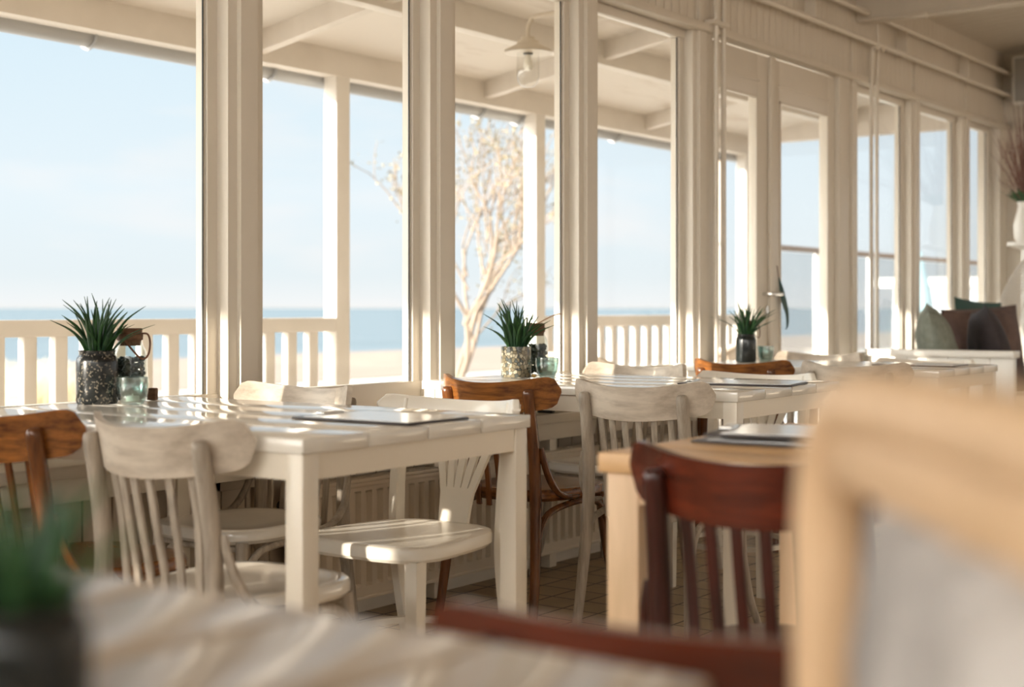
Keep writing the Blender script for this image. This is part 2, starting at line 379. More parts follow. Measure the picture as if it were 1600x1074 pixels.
for a, b in list(zip(PX, PX[1:])):
    if a == 5.793: continue
    window(k, a, b); k += 1
window(k, 9.46, 10.16)
# far end wall window (turns the corner)
m = MB(); m.span((XR + .02, 2.86, .72), (XR + .09, 3.02, 2.27), .005)
for ya, yb in ((2.80, 2.86), (1.90, 1.96), (.9, .96), (-.1, -.04)): m.span((XR + .02, ya, .72), (XR + .09, yb, 2.27), .005)
m.span((XR + .02, -.1, 2.2), (XR + .09, 2.9, 2.27), .005).span((XR + .02, -.1, .72), (XR + .09, 2.9, .80), .005)
f = struct(m.obj('window_%d' % (k + 1), CREAM))
MB().span((XR + .05, -.06, .76), (XR + .056, 2.88, 2.22)).obj('pane', PANE, f)
# glazed double door
YD = 3.185
def door(n, xa, xb, ga, gb, lock):
    m = MB(); z1 = 2.262
    m.span((xa, YD, .02), (ga, YD + .05, z1), .004).span((gb, YD, .02), (xb, YD + .05, z1), .004)
    m.span((ga - .005, YD, 2.055), (gb + .005, YD + .05, z1), .002).span((ga - .005, YD, .02), (gb + .005, YD + .05, .28), .002)
    m.span((ga - .02, YD - .006, 2.125), (gb + .02, YD + .002, 2.14), .003)
    for xx in (ga, gb - .012): m.span((xx, YD - .004, .28), (xx + .012, YD + .01, 2.055), .002)
    m.span((ga, YD - .004, 2.043), (gb, YD + .01, 2.055), .002)
    f = struct(m.obj('door_%d' % n, CREAM))
    MB().span((ga - .004, YD + .02, .27), (gb + .004, YD + .026, 2.06)).obj('pane', PANE, f)
    if lock:
        h = MB(); h.tube([(6.475, YD - .001, 1.07), (6.475, YD - .05, 1.07)], .009, 10, 1).tube([(6.475, YD - .05, 1.07), (6.50, YD - .055, 1.07), (6.585, YD - .05, 1.07)], .010, 10, 4)
        h.obj('door_handle', STEEL, f)
        MB().tube([(6.51, YD, .99), (6.51, YD - .012, .99)], .022, 18, 1).obj('keyhole_plate', STEEL, f)
    return f
door(1, 5.90, 6.545, 5.98, 6.41, True)
door(2, 6.565, 7.36, 6.665, 7.265, False)
struct(MB().span((6.525, YD - .02, .02), (6.585, YD, 2.262), .004).obj('trim_15', CREAM))           # astragal where the leaves meet
struct(MB().span((5.83, YP + .01, 0), (5.90, 3.28, 2.30), .004).span((7.36, YP + .01, 0), (7.51, 3.28, 2.30), .004).obj('trim_16', CREAM))   # door jambs
struct(MB().span((5.9, 3.17, 0), (7.36, 3.3, .02)).obj('trim_17', CREAM))
# ceiling beam with its edge batten
bz = lambda y: 2.61 - .0 * y
m = MB(); m.rings([[(7.62, y, 2.612), (7.72, y, 2.612), (7.72, y, cz(y) + .02), (7.62, y, cz(y) + .02)] for y in (-4.5, 3.17)])
for y in (2.82, 2.05, 1.2, .2): m.span((7.60, y - .06, 2.598), (7.64, y + .06, 2.622), .004)
m.span((7.605, -4.5, 2.606), (7.625, 3.15, 2.626), .003)
struct(m.obj('trim_18', CREAMW))

# ------------------------------------------------------------------ heating pipes and radiator
pp = thing('heating_pipes', 'cream heating pipes running along the top of the window wall with four drops', 'pipe', (0, 3.10, 0))
MB().tube([(-2, 0, 2.50), (10.25, 0, 2.50)], .016, 12, 1).obj('lower_pipe', CREAM, pp)
MB().tube([(-2, 0, 2.655), (10.25, 0, 2.655), ], .014, 12, 1).obj('upper_pipe', CREAM, pp)
for xa, top in ((5.86, 2.50), (5.935, 2.655)):
    MB().tube([(xa, .02, .02), (xa, .02, top - .05), (xa, .01, top)], .012, 10, 3).obj('vertical_pipe', CREAM, pp)
for xa, top in ((7.72, 2.655), (7.80, 2.50)):
    MB().tube([(xa, .02, .62), (xa, .02, 2.36), (xa + .012, -.012, 2.46), (xa + .012, 0, top)], .011, 10, 4).obj('vertical_pipe', CREAM, pp)
for xa in (3.0, 4.9, 6.9, 8.2, 9.3): MB().span((xa - .006, -.01, 2.48), (xa + .006, .055, 2.67), .002).obj('pipe_clip', CREAM, pp)
MB().span((5.80, -.005, 2.305), (5.95, .05, 2.325), .004).obj('pipe_bracket', CREAM, pp)

def radiator(xa, xb, label):
    r = thing('radiator', label, 'radiator', ((xa + xb) / 2, 3.09, 0)); w = (xb - xa) / 2
    R = []; n = int((xb - xa) / .0105)
    def prof(z):
        row = []
        for i in range(n + 1):
            t = (i % 5) / 5.0; d = [0, .0, .0, .016, .016][i % 5]
            row.append((d if .115 < z < .415 else 0.))
        return row
    zs = [.07, .105, .113, .122, .40, .41, .418, .44]
    vs = []
    m = MB()
    for z in zs:
        pr = prof(z); vs.append([m.bm.verts.new((-w + 2 * w * i / n, -.035 + pr[i], z)) for i in range(n + 1)])
    for a, b in zip(vs, vs[1:]):
        for i in range(n): m.bm.faces.new((a[i], a[i + 1], b[i + 1], b[i]))
    m.span((-w, -.02, .07), (w, .035, .44)); m.span((-w, -.037, .07), (w, -.02, .082), .002); m.span((-w, -.037, .43), (w, -.02, .445), .003)
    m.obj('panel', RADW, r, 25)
    g = MB()
    for y in (-.034, -.012, .012, .034): g.span((-w, y - .003, .445), (w, y + .003, .457), .001)
    for i in range(int(2 * w / .03)): g.span((-w + .03 * i, -.034, .447), (-w + .03 * i + .006, .034, .455))
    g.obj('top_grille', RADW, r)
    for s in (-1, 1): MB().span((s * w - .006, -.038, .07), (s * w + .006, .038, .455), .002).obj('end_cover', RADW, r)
    MB().tube([(-w - .005, -.0, .40), (-w - .055, -.0, .40)], [.018, .022, .02], 16, 1).obj('valve_knob', BLACKP, r)
    for xx in (-w + .2, w - .2):
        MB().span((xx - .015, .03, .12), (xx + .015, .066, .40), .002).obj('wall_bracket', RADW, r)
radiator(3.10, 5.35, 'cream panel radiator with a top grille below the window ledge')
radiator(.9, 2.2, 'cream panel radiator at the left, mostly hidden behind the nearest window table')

# ------------------------------------------------------------------ chairs
def cafe_chair(label, mv, mh, group, loc, rz, nsl=6, seatm=None, bow=2.15, rise=.52):
    t = thing('bentwood_chair', label, 'chair', loc, rz, group)
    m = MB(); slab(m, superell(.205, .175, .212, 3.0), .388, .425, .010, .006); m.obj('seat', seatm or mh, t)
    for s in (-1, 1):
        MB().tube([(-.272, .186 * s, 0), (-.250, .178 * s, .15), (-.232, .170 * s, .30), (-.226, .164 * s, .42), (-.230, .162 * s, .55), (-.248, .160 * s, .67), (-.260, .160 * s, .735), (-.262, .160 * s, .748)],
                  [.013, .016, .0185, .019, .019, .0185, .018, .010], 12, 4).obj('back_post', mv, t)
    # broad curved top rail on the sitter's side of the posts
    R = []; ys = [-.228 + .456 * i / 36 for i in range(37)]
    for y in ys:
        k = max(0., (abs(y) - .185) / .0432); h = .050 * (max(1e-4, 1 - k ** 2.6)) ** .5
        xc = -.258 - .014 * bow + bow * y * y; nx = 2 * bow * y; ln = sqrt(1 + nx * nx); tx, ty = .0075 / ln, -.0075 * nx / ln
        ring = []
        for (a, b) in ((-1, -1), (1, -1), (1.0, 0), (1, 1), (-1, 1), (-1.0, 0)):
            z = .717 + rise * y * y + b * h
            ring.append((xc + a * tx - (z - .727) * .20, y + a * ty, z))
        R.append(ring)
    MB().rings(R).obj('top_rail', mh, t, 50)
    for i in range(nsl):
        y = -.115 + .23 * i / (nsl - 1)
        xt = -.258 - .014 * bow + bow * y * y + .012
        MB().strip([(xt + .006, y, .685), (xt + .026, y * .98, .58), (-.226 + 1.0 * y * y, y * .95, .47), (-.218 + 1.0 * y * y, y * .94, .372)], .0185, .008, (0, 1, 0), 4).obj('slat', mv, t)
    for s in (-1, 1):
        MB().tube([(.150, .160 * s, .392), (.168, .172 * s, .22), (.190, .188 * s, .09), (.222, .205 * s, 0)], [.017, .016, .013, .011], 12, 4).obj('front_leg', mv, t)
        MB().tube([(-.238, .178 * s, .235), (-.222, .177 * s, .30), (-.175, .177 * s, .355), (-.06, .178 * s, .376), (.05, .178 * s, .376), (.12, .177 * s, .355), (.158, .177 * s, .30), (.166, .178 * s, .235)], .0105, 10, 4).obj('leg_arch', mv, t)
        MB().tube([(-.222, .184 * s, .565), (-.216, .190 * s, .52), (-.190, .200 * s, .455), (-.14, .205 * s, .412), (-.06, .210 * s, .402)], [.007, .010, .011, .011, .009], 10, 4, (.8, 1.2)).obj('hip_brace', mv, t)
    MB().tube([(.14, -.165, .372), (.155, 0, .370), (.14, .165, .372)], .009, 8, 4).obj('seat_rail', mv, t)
    return t
def fan_chair(label, m_, group, loc, rz):
    t = thing('fan_back_chair', label, 'chair', loc, rz, group)
    m = MB(); slab(m, superell(.218, .180, .232, 3.6), .386, .425, .009, .004); m.obj('seat', m_, t)
    for s in (-1, 1):
        MB().strip([(-.265, .176 * s, 0), (-.220, .176 * s, .16), (-.192, .178 * s, .33), (-.190, .180 * s, .43), (-.202, .182 * s, .58), (-.224, .183 * s, .70), (-.234, .183 * s, .748)],
                   [.034, .036, .040, .040, .036, .032, .030], .030, (1, 0, 0), 4).obj('back_post', m_, t)
        MB().rings([[(.165 - q, (.172 - q) * s, z) for q in ()] or [(.165 + a * w, .175 * s + b * w, z) for a, b in ((-1, -1), (1, -1), (1, 1), (-1, 1))] for z, w in ((0, .014), (.39, .019))]).obj('front_leg', m_, t)
    R = []
    for i in range(31):
        y = -.235 + .47 * i / 30; k = max(0., (abs(y) - .205) / .0302); h = .030 * (max(1e-4, 1 - k ** 2.4)) ** .5
        xc = -.300 + 2.3 * y * y; nx = 4.6 * y; ln = sqrt(1 + nx * nx); tx, ty = .011 / ln, -.011 * nx / ln
        zc = .716 + .38 * y * y
        R.append([(xc + a * tx - b * h * .2, y + a * ty, zc + b * h) for a, b in ((-.6, -1), (.6, -1), (1, -.6), (1, .6), (.6, 1), (-.6, 1), (-1, .6), (-1, -.6))])
    MB().rings(R).obj('crest_rail', m_, t, 50)
    # fan splat: five tapering fingers rising from one plate
    m = MB()
    def sx_(z): return -.212 - .082 * max(0, (z - .42) / .28) ** 1.2
    m.rings([[(sx_(z) + a, b * w, z) for a, b in ((-.006, -1), (.006, -1), (.006, 1), (-.006, 1))] for z, w in ((.418, .048), (.47, .051), (.515, .0555))])
    for i in range(5):
        c0, c1 = (i - 2) * .0222, (i - 2) * .050
        top = .70
        m.rings([[(sx_(z) + a, c0 + (c1 - c0) * f + b * w, z) for a, b in ((-.006, -1), (.006, -1), (.006, 1), (-.006, 1))]
                 for z, f, w in ((.505, 0, .0112), (.56, .30, .0112), (.62, .62, .0122), (top, 1, .0145))])
    m.obj('fan_splat', m_, t)
    n = 40; R = []
    for i in range(n):
        a = 2 * pi * i / n; c, s_ = cos(a), sin(a); r = .196
        R.append([(r * c * (1 + d / r) - .02, r * s_ * (1 + d / r) * .93, .155 + zz) for d, zz in ((-.011, -.008), (.011, -.008), (.011, .008), (-.011, .008))])
    MB().rings(R, loop=True).obj('ring_stretcher', m_, t)
    return t

# ------------------------------------------------------------------ window tables
TL, TW, TZ = 1.195, .765, .752
def wtable(label, mtop, mfr, group, loc, rz, L=TL, Wd=TW, z=TZ, leg=.046, planks=4, inset=.006, th=.030):
    """loc = corner A (near, inner); local +x along the wall, +y towards the window"""
    t = thing('dining_table', label, 'table', loc, rz, group)
    m = MB(); p = Wd / planks
    for i in range(planks): m.span((i * p + (.0025 if i else 0), 0, z - th), ((i + 1) * p - (.0025 if i < planks - 1 else 0), L, z), .003)
    m.obj('tabletop', mtop, t)
    a = .052
    m = MB(); i0 = inset
    for q in ((i0 + .004, i0 + .004, Wd - i0 - .004, i0 + .026), (i0 + .004, L - i0 - .026, Wd - i0 - .004, L - i0 - .004), (i0 + .004, i0 + .004, i0 + .026, L - i0 - .004), (Wd - i0 - .026, i0 + .004, Wd - i0 - .004, L - i0 - .004)):
        m.span((q[0], q[1], z - th - a), (q[2], q[3], z - th))
    m.obj('apron', mfr, t)
    for lx in (inset, Wd - inset - leg):
        for ly in (inset, L - inset - leg):
            MB().span((lx, ly, .008), (lx + leg, ly + leg, z - th), .003).obj('leg', mfr, t)
    return t
TA = [(1.934, 1.905), (3.768, 1.935), (5.525, 1.955)]
TR = [radians(1.2), radians(.8), radians(.6)]
GT = 'white plank tables along the windows'
TPOS = ['nearest', 'middle', 'far']
tl = ['white plank dining table nearest the camera by the window, jars at its window end',
      'white plank dining table in sharp focus, second along the window wall',
      'white plank dining table furthest along the window wall, before the cushioned bench']
table0 = wtable(tl[0], TABLEW, TABLEF, GT, (*TA[0], 0), TR[0])
for i in (1, 2): dup(table0, (*TA[i], 0), TR[i], tl[i])

# ------------------------------------------------------------------ chairs round the window tables
GCH = 'chairs at the window tables'
def at(i, x, y):
    """position relative to table i"""
    c, s = cos(TR[i]), sin(TR[i]); return (TA[i][0] + c * x - s * y, TA[i][1] + s * x + c * y, 0)
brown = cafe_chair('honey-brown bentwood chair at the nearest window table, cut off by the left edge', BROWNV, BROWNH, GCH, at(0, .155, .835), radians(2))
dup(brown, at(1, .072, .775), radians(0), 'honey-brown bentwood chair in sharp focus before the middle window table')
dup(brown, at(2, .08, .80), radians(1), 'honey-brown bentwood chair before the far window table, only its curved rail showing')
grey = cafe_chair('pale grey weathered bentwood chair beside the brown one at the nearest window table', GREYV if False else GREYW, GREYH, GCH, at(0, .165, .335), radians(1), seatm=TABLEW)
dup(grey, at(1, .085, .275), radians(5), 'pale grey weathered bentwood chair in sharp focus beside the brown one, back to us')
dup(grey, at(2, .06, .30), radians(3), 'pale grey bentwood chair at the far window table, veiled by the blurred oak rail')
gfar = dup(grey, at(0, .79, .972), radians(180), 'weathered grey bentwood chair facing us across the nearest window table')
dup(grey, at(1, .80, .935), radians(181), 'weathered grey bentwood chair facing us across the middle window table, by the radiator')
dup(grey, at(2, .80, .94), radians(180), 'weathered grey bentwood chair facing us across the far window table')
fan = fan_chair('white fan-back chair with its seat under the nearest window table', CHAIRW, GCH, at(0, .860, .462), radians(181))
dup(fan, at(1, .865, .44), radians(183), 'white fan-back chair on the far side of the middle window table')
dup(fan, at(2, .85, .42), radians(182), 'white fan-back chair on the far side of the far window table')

# ------------------------------------------------------------------ table settings
def spiky(mb, n, h, r0, lean, seed):
    rnd = random.Random(seed)
    for i in range(n):
        a = rnd.uniform(0, 2 * pi); l = rnd.uniform(.25, 1.) * lean; hh = h * rnd.uniform(.55, 1.) * (1 - .35 * (l / lean) ** 2)
        b = Vector((cos(a), sin(a), 0)); p0 = b * r0 * rnd.uniform(.1, .8); c = rnd.uniform(-.12, .12) * h
        pts = [p0, p0 + b * l * .22 + Vector((0, 0, hh * .4)), p0 + b * l * .55 + Vector((c * .3, -c * .2, hh * .74)), p0 + b * l * 1.0 + Vector((c, -c * .7, hh))]
        w = rnd.uniform(.0042, .0068)
        mb.tube(pts, [w * .8, w, w * .62, .0006], 6, 4, (.55, 1.0))
def planter(label, potm, loc, seed, r=.046, h=.105, n=46, lh=.145, lean=.085, rim=True, glassy=False):
    t = thing('potted_succulent', label, 'plant', loc, 0, 'spiky plants on the tables')
    if rim: pr = [(r * .93, 0), (r, .006), (r, h * .78), (r * .96, h * .86), (r * .86, h * .91), (r * .86, h * .97), (r * .90, h), (r * .84, h), (r * .82, h * .90), (r * .80, h * .88)]
    else: pr = [(r * .95, 0), (r * .98, .004), (r, h * .5), (r * .98, h), (r * .92, h), (r * .92, h * .88)]
    MB().lathe(pr, seg=36, cap1=False).obj('jar', potm, t)
    MB().lathe([(.002, h * .90), (r * .80, h * .88), (r * .80, h * .80)], seg=24).obj('soil', SOIL, t)
    m = MB(); spiky(m, n, lh, r * .75, lean, seed); m.obj('leaves', LEAF, t, loc=(0, 0, h * .86))
    return t
def corkjar(label, loc, seed, fill, r=.040, h=.125, loop_rz=0., spoon=False):
    t = thing('cork_jar', label, 'jar', loc, 0, 'cork-topped glass jars on the tables')
    MB().lathe([(r * .92, 0), (r, .008), (r, h * .72), (r * .93, h * .84), (r * .72, h * .94), (r * .66, h), (r * .62, h), (r * .68, h * .94), (r * .88, h * .83), (r * .95, h * .72), (r * .95, .010)], seg=36, cap1=False).obj('glass', JARG, t)
    m = MB(); rnd = random.Random(seed)
    for i in range(170):
        a = rnd.uniform(0, 6.28); q = r * .80 * sqrt(rnd.random()); z = rnd.uniform(.012, h * .72)
        m.ball((q * cos(a), q * sin(a), z), rnd.uniform(.007, .012), (1, rnd.uniform(.7, 1), rnd.uniform(.6, .9)), 1 if fill is MOSS else 2)
    m.obj('filling', fill, t, 20 if fill is MOSS else 40)
    lid = MB().lathe([(r * .60, h - .012), (r * .66, h + .002), (r * .74, h + .003), (r * .76, h + .018), (r * .70, h + .019), (r * .72, h + .032), (r * .68, h + .034)], seg=24).obj('cork_lid', CORK, t)
    if spoon:
        MB().tube([(-.02, 0, h + .022), (.01, 0, h + .036), (.05, 0, h + .058), (.082, 0, h + .068), (.092, 0, h + .066)], [.004, .0045, .0045, .005, .003], 8, 4, (.5, 1)).obj('wooden_spoon', SPOON, t, rz=loop_rz)
    else:
        MB().tube([(-.032, 0, h + .012), (-.012, -.026, h + .010), (.016, -.036, h - .022), (.040, -.030, h - .046), (.052, -.012, h - .036), (.054, .0, h - .004), (.046, .006, h + .018), (.030, .004, h + .020)], .0026, 8, 5).obj('leather_loop', LEATHER, lid, rz=loop_rz)
    return t
def cup(label, loc, m_=TEAL, r=.036, h=.062):
    t = thing('tealight_cup', label, 'cup', loc, 0, 'teal candle cups on the tables')
    MB().lathe([(r * .62, 0), (r * .70, .003), (r * .90, h * .35), (r, h * .75), (r * .98, h), (r * .93, h), (r * .94, h * .75), (r * .84, h * .35), (r * .6, .008)], seg=32).obj('bowl', m_, t)
    MB().lathe([(.017, .009), (.017, .022), (.003, .0225), (.001, .028)], seg=18).obj('candle', WAX, t)
    return t
TT = TZ + .0004
planter('spiky green plant in a dark flecked glass jar on the nearest window table', FLECK, (2.338, 3.043, TT), 3, .053, .138, 60, .175, .095)
corkjar('glass jar of dark stones with cork lid and leather loop on the nearest window table', (2.442, 3.042, TT), 5, STONE, .046, .160, radians(-54))
cup('pale teal candle cup before the stone jar on the nearest window table', (2.371, 2.942, TT), r=.041, h=.070)
tag(MB().box((0, 0, .0165), (.024, .024, .033), .004, .5).obj('cork_block', CORK, loc=(2.510, 3.032, TT)), 'small brown cork block beside the teal cup on the nearest window table', 'cork')
planter('spiky green plant in a honeycomb mosaic pot on the middle window table', MOSAIC, (4.110, 2.990, TT), 11, .055, .110, 60, .205, .090, rim=False)
corkjar('glass jar of grey-green moss with cork lid and wooden spoon on the middle window table', (4.245, 2.995, TT), 8, MOSS, .042, .158, radians(-54), spoon=True)
cup('teal candle cup with a white tealight inside on the middle window table', (4.178, 2.902, TT), r=.042, h=.070)
for i, (dx, dy, m_, nm) in enumerate(((4.128, 2.925, GOLD, 'golden'), (4.141, 2.934, BLUEP, 'blue'))):
    tag(MB().ball((0, 0, .0065), .009, (1.2, 1, .7)).obj('pebble', m_, loc=(dx, dy, TT)), 'tiny %s pebble between the mosaic pot and the teal cup' % nm, 'pebble', 'pebbles on the middle window table')
planter('spiky green plant in a black glass jar on the far window table', POTM, (5.895, 2.985, TT), 21, .047, .128, 40, .185, .14)
corkjar('tall glass jar of dark moss with cork lid on the far window table', (6.035, 3.045, TT), 9, MOSS, .036, .155, radians(-54))
cup('deep teal candle cup on the far window table beside the black jar', (5.975, 2.925, TT), r=.038, h=.072)

def menu(label, loc, rz, w=.335, d=.215, paper=True, tilt=0.):
    t = thing('menu_board', label, 'menu', loc, rz, 'menus on the tables')
    bd = MB().span((-d / 2, -w / 2, .0), (d / 2, w / 2, .005), .0015).obj('board', MENUB, t)
    MB().span((-d / 2 + .008, -w / 2 + .006, .0052), (d / 2 - .004, w / 2 - .03, .0068)).obj('paper', PAPER, bd)
    MB().span((-.035, w / 2 - .032, .0052), (.035, w / 2 - .006, .012), .003).obj('clip', STEEL, bd)
    return t
menu('black menu board with white paper on the nearest window table', (2.385, 2.11, TT), radians(1.5))
menu('black menu board with white paper on the middle window table', (4.195, 2.135, TT), radians(12), .375, .235)
menu('black menu board on the far window table, behind the grey chair back', (5.98, 2.20, TT), radians(4), .35, .23)

# small beige box on the ledge
b = thing('ledge_box', 'small beige box with a black strap on the window ledge', 'box', (4.56, 3.115, .5985), radians(2))
MB().span((-.085, -.03, 0), (.085, .03, .05), .004).obj('case', BEIGEB, b)
MB().span((-.10, -.036, 0), (-.078, .034, .032), .004).obj('strap', BLACKP, b)
MB().tube([(.06, -.031, .03), (.06, -.036, .03)], .006, 10, 1).obj('screw', BLACKP, b)

# dark strap leaf hanging on the door
t = thing('hanging_leaf', 'long dark green strap leaf hanging on the glazed door', 'plant', (6.63, YD - .012, 1.125))
MB().strip([(0, 0, .03), (.005, -.012, -.03), (.018, -.02, -.09), (.045, -.024, -.15), (.058, -.02, -.21), (.052, -.014, -.235)], [.006, .034, .04, .026, .016, .004], .003, (.9, -.2, 0), 5).obj('leaf', LEAFD, t)
MB().tube([(0, 0, .03), (0, .01, .09)], .002, 6, 1).obj('string', LEATHER, t)

# ------------------------------------------------------------------ bench with cushions
bn = thing('wooden_bench', 'white boarded bench running along the windows beyond the far table', 'bench', (7.62, 2.30, 0))
m = MB()
for i in range(7): m.span((-.015, i * .114 + .002, .04), (.015, i * .114 + .112, .735), .003)
m.obj('end_panel', WHITE, bn)
MB().span((-.05, -.02, .735), (.06, .80, .772), .005).obj('top_cap', WHITE, bn)
MB().span((-.02, -.01, 0), (.03, .045, .735), .004).obj('end_post', WHITE, bn)
MB().span((.015, .12, .40), (1.50, .74, .44), .006).obj('seat', WHITE, bn)
m = MB()
for i in range(12): m.span((.03 + i * .12, .15, .02), (.03 + i * .12 + .116, .17, .40), .003)
m.obj('front_boards', WHITE, bn)
def cushion(label, m_, loc, rz, tilt, w=.46, h=.46, th=.15, seed=0, roll=0.):
    """upright pillow: local x = facing, y = width, z = height; leans back by tilt"""
    mb = MB(); n = 16; rnd = random.Random(seed); front, back = [], []
    ph = rnd.uniform(0, 6)
    for side in (1, -1):
        g = []
        for j in range(n + 1):
            row = []
            for i in range(n + 1):
                u, v = i / n * 2 - 1, j / n * 2 - 1
                pin = 1 - .045 * (1 - abs(u) ** 2) * abs(v) ** 4; pin2 = 1 - .045 * (1 - abs(v) ** 2) * abs(u) ** 4
                d = th / 2 * ((1 - abs(u) ** 2.4) * (1 - abs(v) ** 2.4)) ** .55
                d *= 1 + .10 * sin(5 * u + ph) * cos(4 * v + ph)
                row.append(mb.bm.verts.new((side * d, u * w / 2 * pin2, v * h / 2 * pin)))
            g.append(row)
        for j in range(n):
            for i in range(n): mb.bm.faces.new((g[j][i], g[j][i + 1], g[j + 1][i + 1], g[j + 1][i]))
    bmesh.ops.remove_doubles(mb.bm, verts=mb.bm.verts[:], dist=.0005)
    o = mb.obj('cushion', m_, None, 80)
    o.rotation_euler = Matrix.Rotation(rz, 3, 'Z').to_4x4().to_euler() if not tilt else (Matrix.Rotation(rz, 3, 'Z') @ Matrix.Rotation(-tilt, 3, 'Y') @ Matrix.Rotation(roll, 3, 'X')).to_euler()
    o.location = loc
    return tag(o, label, 'cushion', 'cushions on the bench')
cushion('grey-green linen cushion at the near end of the bench, leaning by the end panel', CUSHG, (7.98, 2.83, .735), radians(-70), radians(12), .60, .56, .22, 1, .08)
cushion('charcoal brown velvet cushion standing next to the grey-green one', CUSHD, (8.26, 2.62, .735), radians(-62), radians(14), .54, .54, .20, 2, -.10)
cushion('large brown velvet cushion behind the charcoal one on the bench', CUSHB, (8.72, 2.80, .735), radians(-118), radians(8), .62, .55, .18, 3, .05)
cushion('dark green velvet cushion topmost at the far end of the bench', CUSHN, (9.02, 2.92, .755), radians(-100), radians(6), .60, .60, .12, 4, -.06)

# white wicker peacock chair at the right edge
t = thing('wicker_armchair', 'white wicker chair with a tall rounded back at the right frame edge', 'chair', (9.62, 2.50, 0), radians(205), None)
m = MB(); NR = 15
def shell(a, z):
    k = max(0., (z - .45) / 1.0); r = .40 * sqrt(max(.0, 1 - k ** 2.2)) + .02
    return Vector((-.40 + .34 * (1 - cos(a)) * 1.0, .98 * sin(a) * (r + .03) * 1.25, z))
for i in range(-NR, NR + 1):
    a = i / NR * 1.35
    m.tube([shell(a * 1., z) for z in (.42, .62, .82, 1.02, 1.2, 1.34, 1.42)], .004, 5, 2)
for j in range(46):
    z = .43 + j * .0222
    m.tube([shell(i / 14 * 1.35, z) for i in range(-14, 15, 2)], .0045, 5, 2)
m.obj('woven_back', WICK, t)
MB().lathe([(.36, .36), (.40, .38), (.40, .43), (.37, .45), (.05, .45)], seg=30).obj('seat', WICK, t)
MB().lathe([(.33, 0), (.33, .02), (.24, .18), (.34, .36), (.02, .365)], seg=24).obj('base', WICK, t)
# vase of dried twigs on a pedestal
t = thing('flower_stand', 'tall white flower stand behind the wicker chair at the right edge', 'stand', (9.98, 2.93, 0))
MB().lathe([(.10, 0), (.10, .02), (.03, .05), (.025, 1.40), (.12, 1.43), (.12, 1.45)], seg=24).obj('column', WHITE, t)
t = thing('vase_of_twigs', 'white vase of dried brown twigs at the upper right edge', 'vase', (9.98, 2.93, 1.4502))
MB().lathe([(.05, 0), (.07, .03), (.08, .12), (.05, .22), (.045, .26), (.055, .28), (.05, .28), (.04, .25)], seg=24).obj('vase', WHITE, t)
m = MB(); rnd = random.Random(4)
for i in range(70):
    a = rnd.uniform(0, 6.28); L = rnd.uniform(.35, .8); q = rnd.uniform(.15, 1.25); b = Vector((cos(a) * sin(q), sin(a) * sin(q), cos(q))); b.x *= (.35 if b.x > 0 else 1); b.y *= (.3 if b.y > 0 else 1)
    p = Vector((0, 0, .26)); e_ = p + b * L
    m.tube([p, p + b * L * .5 + Vector((0, 0, .03)), e_], [.004, .003, .001], 5, 3)
    for k_ in range(3):
        s_ = p + b * L * rnd.uniform(.4, .8); m.tube([s_, s_ + b * .12 + Vector((rnd.uniform(-.06, .0), rnd.uniform(-.06, .0), rnd.uniform(-.02, .08)))], [.002, .0008], 4, 1)
m.obj('twigs', TWIG, t)
m = MB()
for i in range(26):
    a = rnd.uniform(0, 6.28); p = Vector((.05 * cos(a), .05 * sin(a), .28)); d = Vector((cos(a), sin(a), .7)) * rnd.uniform(.05, .12)
    m.strip([p, p + d * .6, p + d], [.01, .026, .003], .002, (-sin(a), cos(a), 0), 3)
m.obj('foliage', LEAF, t)
# loudspeaker on the end wall
t = thing('wall_speaker', 'grey loudspeaker fixed high on the far end wall', 'speaker', (XR - .13, 2.93, 2.40))
MB().span((-.09, -.12, .02), (.09, .12, .36), .012).obj('cabinet', WHITE, t)
MB().span((-.098, -.10, .04), (-.088, .10, .34), .006).obj('grille', SPEAKM, t)
MB().span((.08, -.03, .12), (.115, .03, .24), .004).obj('wall_bracket', BLACKP, t)

# ------------------------------------------------------------------ foreground: oak table, mahogany chairs, near table
t4 = wtable('light oak table with two menus in the right foreground', OAK, OAKV, None, (2.075, .125, 0), radians(.8), 1.20, .78, TZ, .062, 5, .012, .034)
menu('black menu board stacked uppermost on the light oak table', (2.45, 1.10, TT + .0142), radians(14), .36, .24)
menu('black menu board lying under another on the light oak table', (2.44, 1.11, TT), radians(3), .36, .24)
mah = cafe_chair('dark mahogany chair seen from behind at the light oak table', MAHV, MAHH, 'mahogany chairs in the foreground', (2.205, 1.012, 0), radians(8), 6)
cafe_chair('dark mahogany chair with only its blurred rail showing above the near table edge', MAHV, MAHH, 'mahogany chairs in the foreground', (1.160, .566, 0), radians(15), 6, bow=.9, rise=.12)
t5 = thing('dining_table', 'blurred varnished oak table at the bottom left, closest to the camera', 'table', (.07, .42, 0))
m = MB()
for i in range(4): m.span((-.60, i * .168 + .001, .736), (.715, i * .168 + .167, .77), .004)
m.obj('tabletop', OAKG, t5)
MB().span((-.50, .06, .68), (.30, .62, .736), .004).obj('apron', OAKV, t5)
MB().lathe([(.045, .02), (.04, .10), (.035, .60), (.06, .68)], (.02, .34, 0), 20).obj('column', OAKV, t5)
MB().span((-.30, .35, .0), (.34, .41, .04), .006).span((-.01, .08, .0), (.05, .68, .04), .006).obj('foot', OAKV, t5)
planter('small spiky green plant in a black jar at the bottom left corner', POTM, (.425, .615, .7705), 31, .036, .085, 30, .085, .05)
